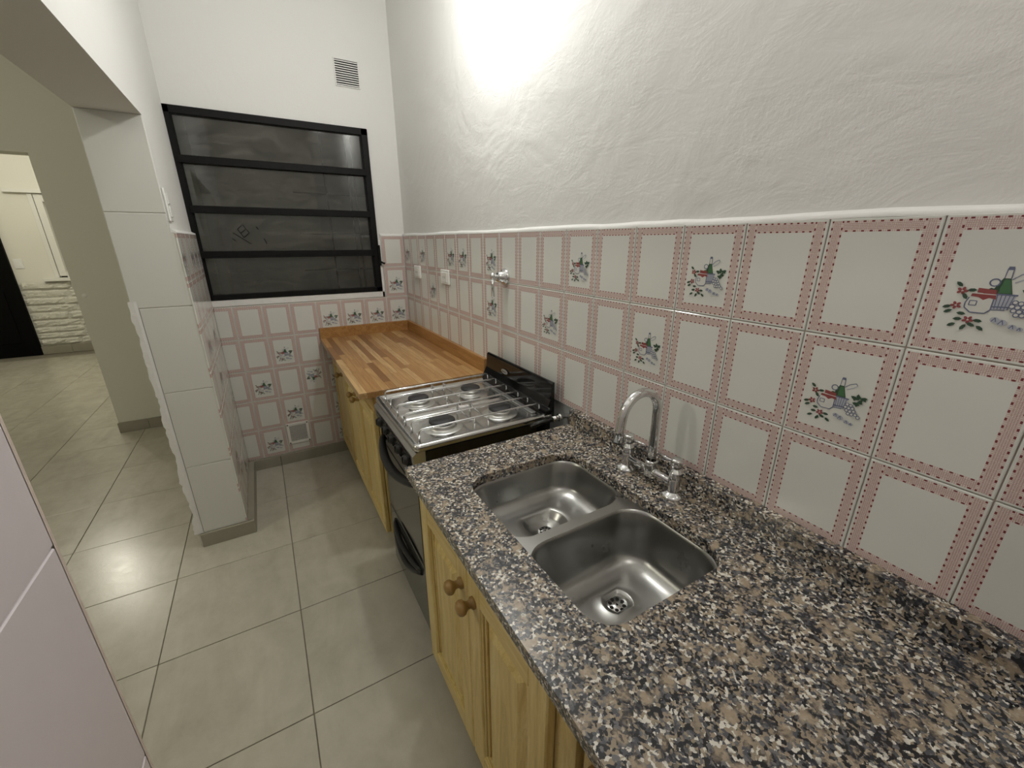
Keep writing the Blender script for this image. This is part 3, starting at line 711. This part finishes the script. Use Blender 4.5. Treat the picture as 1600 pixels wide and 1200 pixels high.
# wire grates
def wire(b, pts, r=.0034): b.tube(pts, r, 8)
def bent(y, x0=-.533, x1=-.070, zt=.884, zb=.8425):
    R = .010; P = [(x0, y, zb), (x0, y, zt - R)]
    for k in range(1, 5): a = PI / 2 * k / 4; P.append((x0 + R - R * math.cos(a), y, zt - R + R * math.sin(a)))
    for k in range(0, 5): a = PI / 2 * k / 4; P.append((x1 - R + R * math.sin(a), y, zt - R + R * math.cos(a)))
    P.append((x1, y, zb + .004)); return P
for ysl in ((-1.375, -1.452, -1.545), (-1.640, -1.712, -1.792)):
    b = MB()
    for y in ysl: wire(b, bent(y))
    ya, yb = ysl[0], ysl[2]
    # lower tie wires front, back and crossed in the middle
    wire(b, [(-.072, ya, .852), (-.072, yb, .852)]); wire(b, [(-.338, ya, .881), (-.338, ya - .03, .866), (-.338, yb + .03, .866), (-.338, yb, .881)]); wire(b, [(-.285, ya, .881), (-.285, ya - .03, .866), (-.285, yb + .03, .866), (-.285, yb, .881)])
    for x in (-.338, -.285):
        wire(b, [(x, ya, .882), (x, ya, .8425)]); wire(b, [(x, yb, .882), (x, yb, .8425)])
    b.build('grate', 'chrome', st)
# front: control panel, knobs, oven door, handle, drawer
MB().prism([(-.530, .828), (-.560, .826), (-.572, .815), (-.560, .715), (-.530, .715)], 'y', SY0, SY1).build('control_panel', 'steel_panel', st)
cp = MB().prism([(-.5735, .806), (-.5745, .805), (-.5655, .732), (-.5645, .732)], 'y', SY0 + .03, SY1 - .03).build('control_fascia', 'black_gloss', st)
for k in range(5):
    y = SY1 - .075 - k * .088
    kb = MB().lathe([(.0195, 0), (.0195, .004), (.017, .007), (.0155, .013), (.012, .015), (0, .0155)], (-.568, y, .768), Vector((-1, 0, .115)), 20).build('knob', 'black_matte', st)
    MB().box(-.5865, -.581, y - .003, y + .003, .758, .783, .001).build('knob_grip', 'black_matte', kb)
od = MB().box(-.552, -.5305, SY0 + .004, SY1 - .004, .345, .710, .006).build('oven_door', 'black_gloss', st)
MB().box(-.5545, -.5515, SY0 + .035, SY1 - .035, .375, .655, .002).build('oven_glass', 'glass_oven', od)
# bowed handles
def bow(z, dz, y0, y1, dep, r, name, parent, mat='black_matte', flat=1.0):
    pts = []
    for k in range(17):
        t_ = k / 16; s_ = math.sin(PI * t_); pts.append((-.551 - dep * s_ ** .6, y0 + (y1 - y0) * t_, z - dz * s_))
    b = MB(); b.tube(pts, r, 12, radii=[r * (.8 + .35 * math.sin(PI * k / 16)) for k in range(17)]); return b.build(name, mat, parent)
bow(.690, .028, SY0 + .035, SY1 - .035, .040, .0150, 'oven_handle', od)
dr = MB().box(-.552, -.5305, SY0 + .004, SY1 - .004, .045, .340, .006).build('drawer', 'glass_oven', st)
bow(.300, .004, SY0 + .08, SY1 - .08, .022, .010, 'drawer_handle', dr)
bow(.290, .055, SY0 + .08, SY1 - .08, .022, .011, 'drawer_handle', dr)
# backguard
b = MB(); b.prism([(-.040, .829), (-.074, .829), (-.078, .846), (-.066, .880), (-.052, .905), (-.048, .965), (-.043, .971), (-.036, .971), (-.034, .829)], 'y', SY0 - .004, SY1 - .004); bg = b.build('backguard', 'black_gloss', st)
b = MB(); b.lathe([(0, .0022), (.010, .002), (.013, 0)], (0, 0, 0), '-x', 24)
b.v = [(v[0] - .0548, v[1] * 2.1 - 1.50, v[2] * .8 + .925) for v in b.v]
em = b.build('badge', 'alu', bg)
b = MB()
for k in range(6): b.box(-.0575, -.0571, -1.517 + k * .0062, -1.5145 + k * .0062, .921, .9295)
b.build('badge_lettering', 'screw', bg)
# gas hose behind the stove
hs = thing('gas_hose', 'dark gas hose with chrome coupling between stove back and granite', 'gas hose', (.006, -1.872, .845))
MB().tube([(-.150, -1.856, .828), (-.120, -1.864, .840), (-.085, -1.868, .845), (-.062, -1.870, .846)], .0095, 14).build('hose', 'black_gloss', hs)
MB().tube([(-.066, -1.8697, .8458), (-.040, -1.872, .848)], .0108, 16).lathe([(.0108, 0), (.0145, .001), (.0150, .006), (.0145, .011), (.009, .012), (.009, .048)], (-.041, -1.872, .848), 'x', 18).build('coupling', 'chrome', hs)
# ================================================================== GRANITE SIDE
GZ = .840; GT = .026; GXF = -.622; GY1 = -1.920; GY0 = -3.45
gw = thing('granite_worktop', 'speckled brown and black granite worktop around the double sink', 'worktop', (-.31, -2.6, GZ - GT))
HX0, HX1, HY0, HY1, HR = -.502, -.152, -2.616, -2.073, .060
ring = rrect(HX0, HX1, HY0, HY1, HR, GZ, 10)
# order of rrect: starts at +x side going to +y; project every hole point out to the slab's rectangle
cx, cy = (HX0 + HX1) / 2, (HY0 + HY1) / 2
def to_rect(p, x0, x1, y0, y1):
    dx, dy = p[0] - cx, p[1] - cy
    # corner-preserving: clamp by sector
    fx = (x1 - cx) / dx if dx > 1e-9 else (x0 - cx) / dx if dx < -1e-9 else 1e9
    fy = (y1 - cy) / dy if dy > 1e-9 else (y0 - cy) / dy if dy < -1e-9 else 1e9
    f = min(fx, fy); return (cx + dx * f, cy + dy * f)
GB = -.0305
def slab(b, z_top, z_bot, c=.0025):
    n = len(ring)
    # rectangle frame split in four quads + corner arcs
    top_i = [(p[0], p[1], z_top) for p in ring]; bot_i = [(p[0], p[1], z_bot) for p in ring]
    loft(b, [top_i, bot_i], 0, True, False)
    x0, x1, y0, y1 = GXF, GB, GY0, GY1
    for z in (z_top, z_bot):
        b.add([(x0, y0, z), (x1, y0, z), (x1, HY0, z), (x0, HY0, z)], [(0, 1, 2, 3)]); b.add([(x0, HY1, z), (x1, HY1, z), (x1, y1, z), (x0, y1, z)], [(0, 1, 2, 3)])
        b.add([(x0, HY0, z), (HX0, HY0, z), (HX0, HY1, z), (x0, HY1, z)], [(0, 1, 2, 3)]); b.add([(HX1, HY0, z), (x1, HY0, z), (x1, HY1, z), (HX1, HY1, z)], [(0, 1, 2, 3)])
        m = n // 4
        for q, cor in enumerate(((HX1, HY1), (HX0, HY1), (HX0, HY0), (HX1, HY0))):
            arc = [(p[0], p[1], z) for p in ring[q * m:(q + 1) * m]]
            b.add([(cor[0], cor[1], z)] + arc, [(0, i, i + 1) for i in range(1, len(arc))])
    b.add([(x0, y0, z_top), (x0, y1, z_top), (x0, y1, z_bot), (x0, y0, z_bot)], [(0, 1, 2, 3)]); b.add([(x1, y0, z_top), (x1, y1, z_top), (x1, y1, z_bot), (x1, y0, z_bot)], [(0, 1, 2, 3)])
    b.add([(x0, y1, z_top), (x1, y1, z_top), (x1, y1, z_bot), (x0, y1, z_bot)], [(0, 1, 2, 3)]); b.add([(x0, y0, z_top), (x1, y0, z_top), (x1, y0, z_bot), (x0, y0, z_bot)], [(0, 1, 2, 3)])
b = MB(); slab(b, GZ, GZ - GT); b.build('slab', 'granite', gw)
MB().box(-.030, -.0005, GY0, GY1 + .002, GZ - GT, GZ + .052, .0015).build('upstand', 'granite', gw)

# ---- double sink
sk = thing('double_sink', 'brushed steel double-bowl sink set under the granite', 'sink', (cx, cy, .64))
ZR = GZ - GT - .0005
def bowl(x0, x1, y0, y1, depth, r, drain, recess, name):
    zb = ZR - depth; rings = []
    hx, hy = (x1 - x0) / 2, (y1 - y0) / 2; n = 10
    def ins(d, z, rr): return rrect(x0 + d, x1 - d, y0 + d, y1 - d, rr, z, n)
    rings.append(ins(0, ZR, r)); rings.append(ins(.002, ZR - .002, r)); rings.append(ins(.005, ZR - .008, r * .98))
    rings.append(ins(.010, ZR - depth * .45, r)); rings.append(ins(.016, ZR - depth * .72, r))
    F = depth * .28
    for k in range(1, 7):
        a = PI / 2 * k / 6; rings.append(ins(.016 + .050 * (1 - math.cos(a)), ZR - depth * .72 - F * math.sin(a) * .97, r * (1 - .25 * k / 6)))
    last = rings[-1]; N_ = len(last)
    ang = [math.atan2(p[1] - (y0 + y1) / 2, p[0] - (x0 + x1) / 2) for p in last]
    dr_ = recess if recess else .040
    circ = [(drain[0] + dr_ * math.cos(a), drain[1] + dr_ * math.sin(a), zb) for a in ang]
    for t_ in (.35, .7): rings.append([(p[0] * (1 - t_) + c[0] * t_, p[1] * (1 - t_) + c[1] * t_, zb + .003 * (1 - t_)) for p, c in zip(last, circ)])
    rings.append(circ)
    def cr(rad, z): return [(drain[0] + rad * math.cos(a), drain[1] + rad * math.sin(a), z) for a in ang]
    if recess:
        for rad, dz in ((recess - .002, .001), (recess - .006, .008), (recess - .016, .017), (.045, .022), (.028, .024), (.022, .030)): rings.append(cr(rad, zb - dz))
        zd = zb - .030
    else:
        for rad, dz in ((.038, -.0012), (.034, .000), (.032, .002), (.0265, .003), (.0255, .012)): rings.append(cr(rad, zb - dz))
        zd = zb - .012
    b = MB(); loft(b, rings, 0, True, True)
    o = b.build(name, 'steel_sink', sk)
    rr = .0205 if recess else .0248
    g = MB(); g.lathe([(0, .0), (rr, .0), (rr, -.003)], (drain[0], drain[1], zd + .0035), 'z', 28); s_ = g.build('drain_strainer', 'steel_top', o)
    h = MB()
    for k in range(8):
        a = 2 * PI * k / 8; h.lathe([(0, .0), (rr * .185, 0)], (drain[0] + rr * .66 * math.cos(a), drain[1] + rr * .66 * math.sin(a), zd + .0040), 'z', 10)
    h.lathe([(0, 0), (rr * .12, 0)], (drain[0], drain[1], zd + .0041), 'z', 8)
    h.build('drain_holes', 'dark_hole', o)
    return rings[0]
BX0, BX1 = -.506, -.148; DIV = -2.338
rA = bowl(BX0, BX1, DIV + .013, -2.069, .100, .070, (-.318, -2.195), .064, 'small_bowl')
rB = bowl(BX0, BX1, -2.620, DIV - .013, .146, .075, (-.303, -2.463), None, 'large_bowl')
b = MB()
for rg, (y0, y1) in ((rA, (DIV, -2.055)), (rB, (-2.634, DIV))):
    m = len(rg) // 4; x0, x1 = -.520, -.134
    o_ = []
    cxx, cyy = (BX0 + BX1) / 2, sum(p[1] for p in rg) / len(rg)
    for q, cor in enumerate(((x1, y1), (x0, y1), (x0, y0), (x1, y0))):
        for k in range(m):
            f = k / (m - 1); p = rg[q * m + k]
            # walk from one side to the corner and on along the next side
            if q == 0: e = (x1, p[1] + (y1 - p[1]) * min(1, 2 * f)) if f < .5 else (x1 + (p[0] - x1) * (2 * f - 1), y1)
            if q == 1: e = (p[0] + (x0 - p[0]) * min(1, 2 * f), y1) if f < .5 else (x0, y1 + (p[1] - y1) * (2 * f - 1))
            if q == 2: e = (x0, p[1] + (y0 - p[1]) * min(1, 2 * f)) if f < .5 else (x0 + (p[0] - x0) * (2 * f - 1), y0)
            if q == 3: e = (p[0] + (x1 - p[0]) * min(1, 2 * f), y0) if f < .5 else (x1, y0 + (p[1] - y0) * (2 * f - 1))
            o_.append((e[0], e[1], ZR))
    loft(b, [rg, o_], 0, False, False)
b.build('rim', 'steel_sink', sk)

# ---- bridge faucet
fc = thing('bridge_faucet', 'chrome gooseneck bridge faucet with two lever handles behind the sink', 'faucet', (-.075, -2.325, GZ))
FX = -.076
for y, lv in ((-2.244, Vector((.10, -.95, .02))), (-2.404, Vector((-.05, .98, .04)))):
    MB().lathe([(.029, 0), (.029, .004), (.026, .008), (.018, .011), (.0145, .014)], (FX, y, GZ + .0004), 'z', 28).build('base_flange', 'chrome', fc)
    MB().lathe([(.0145, .012), (.0145, .045), (.0155, .047), (.0155, .049), (.0145, .051), (.0145, .066), (.016, .067), (.016, .070), (.0135, .071), (.0135, .076), (.010, .077), (.010, .083), (.0145, .084), (.0145, .103), (.013, .105), (0, .105)], (FX, y, GZ), 'z', 24).build('valve_post', 'chrome', fc)
    lv.normalize(); p = Vector((FX, y, GZ + .093))
    MB().tube([p + lv * .010, p + lv * .055], .0036, 10).build('lever', 'chrome', fc)
MB().tube([(FX, -2.244, GZ + .036), (FX, -2.404, GZ + .036)], .0095, 16).build('bridge', 'chrome', fc)
MB().lathe([(.0155, .022), (.0165, .026), (.0165, .046), (.0150, .052), (.0150, .058), (.0165, .060), (.0165, .064), (.0130, .066)], (FX, -2.327, GZ), 'z', 24).build('riser_collar', 'chrome', fc)
r = .061; z1 = 1.045; path = [(FX, -2.327, GZ + .055), (FX, -2.327, .95), (FX, -2.327, z1)]
for k in range(1, 17):
    a = math.radians(172) * k / 16; path.append((FX - r * (1 - math.cos(a)), -2.327, z1 + r * math.sin(a)))
e = Vector(path[-1]); a = math.radians(172); tn = Vector((-math.sin(a), 0, math.cos(a)))
path.append(tuple(e + tn * .03)); path.append(tuple(e + tn * .062))
MB().tube(path, .0115, 18).build('spout', 'chrome', fc)
MB().tube([e + tn * .058, e + tn * .066], .0095, 16).build('aerator', 'black_matte', fc)

# ---- sink cabinet and drawer cabinet
c2 = thing('base_cabinet', 'pine two-door sink cabinet under the granite next to stove', 'cabinet', (-.30, -2.26, 0))
XF2 = -.592; APX = -.580
b = MB(); b.box(-.570, -.552, -2.645, -1.930, .105, GZ - GT - .001, .001); b.box(-.5515, -.04, -1.948, -1.930, .105, GZ - GT - .001, .001); b.box(-.5515, -.04, -2.645, -2.637, .105, GZ - GT - .001, .001); b.box(-.5515, -.04, -2.6365, -1.9485, .105, .123)
# front panel is pierced behind the doors: keep it as frame only
b.build('carcass', 'pine_z', c2)
MB().box(-.47, -.04, -2.59, -1.95, 0, .105).build('plinth', 'pine_y', c2)
MB().box(-.578, -.5705, -2.645, -1.930, .742, GZ - GT - .001, .001).build('apron', 'apron', c2)
panel_door(c2, XF2, -2.268, -1.936, .120, .744, -2.236, .676, .060, .021, knob_r=.0155)
panel_door(c2, XF2, -2.592, -2.272, .120, .744, -2.304, .676, .060, .021, knob_r=.0155)
c3 = thing('base_cabinet', 'pine cabinet with drawer front at near end of granite worktop', 'cabinet', (-.28, -3.0, 0))
MB().box(-.545, -.04, -3.40, -2.652, .105, GZ - GT - .001, .001).build('carcass', 'pine_z', c3)
MB().box(-.47, -.04, -3.39, -2.66, 0, .105).build('plinth', 'pine_y', c3)
MB().box(-.556, -.5455, -3.40, -2.652, .770, GZ - GT - .001, .001).build('apron', 'apron', c3)
panel_door(c3, -.568, -3.00, -2.660, .105, .750, -2.692, .672, .058, .021, knob_r=.0155)
panel_door(c3, -.568, -3.37, -3.006, .105, .750, -3.33, .672, .058, .021, knob_r=.0155)

# ================================================================== LAMPS (all out of frame)
def bulb_lamp(name, loc, power, color, label, wall=False, radius=.045):
    t = thing(name, label, 'lamp', loc)
    x, y, z = loc
    if wall:
        MB().lathe([(.05, 0), (.05, .012), (.03, .02), (.022, .03), (.022, .07)], (.0115, y, z + .10), '-x', 24).build('holder', 'brass', t)
        MB().tube([(-.055, y, z + .10), (x, y, z + .10), (x, y, z + .055)], .014, 12).build('arm', 'brass', t)
    else:
        MB().lathe([(.05, 0), (.05, -.012), (.02, -.03), (.02, CEIL * 0 - .05)], (x, y, CEIL - .0005), 'z', 24).build('rose', 'brass', t)
        if z < 2.75: MB().tube([(x, y, CEIL - .04), (x, y, z + .055)], .008, 10).build('rod', 'brass', t)
    d = bpy.data.lights.new(name, 'POINT'); d.energy = power; d.color = color; d.shadow_soft_size = radius
    o = bpy.data.objects.new('bulb_light', d); COL.objects.link(o); o.parent = t
    return t
bulb_lamp('wall_lamp', LAMP_K, POW_K, COL_K, 'wall lamp on bracket high on the right kitchen wall', True)
bulb_lamp('ceiling_lamp', LAMP_FILL, POW_FILL, COL_FILL, 'added fill bulb behind the viewer, brightens the near end of the kitchen')  # unseen lamp added as fill for the near end
bulb_lamp('ceiling_lamp', LAMP_D, POW_D, COL_D, 'ceiling bulb in the room left of the kitchen')
bulb_lamp('ceiling_lamp', LAMP_F, POW_F, COL_D, 'ceiling bulb in the far room by the black door')
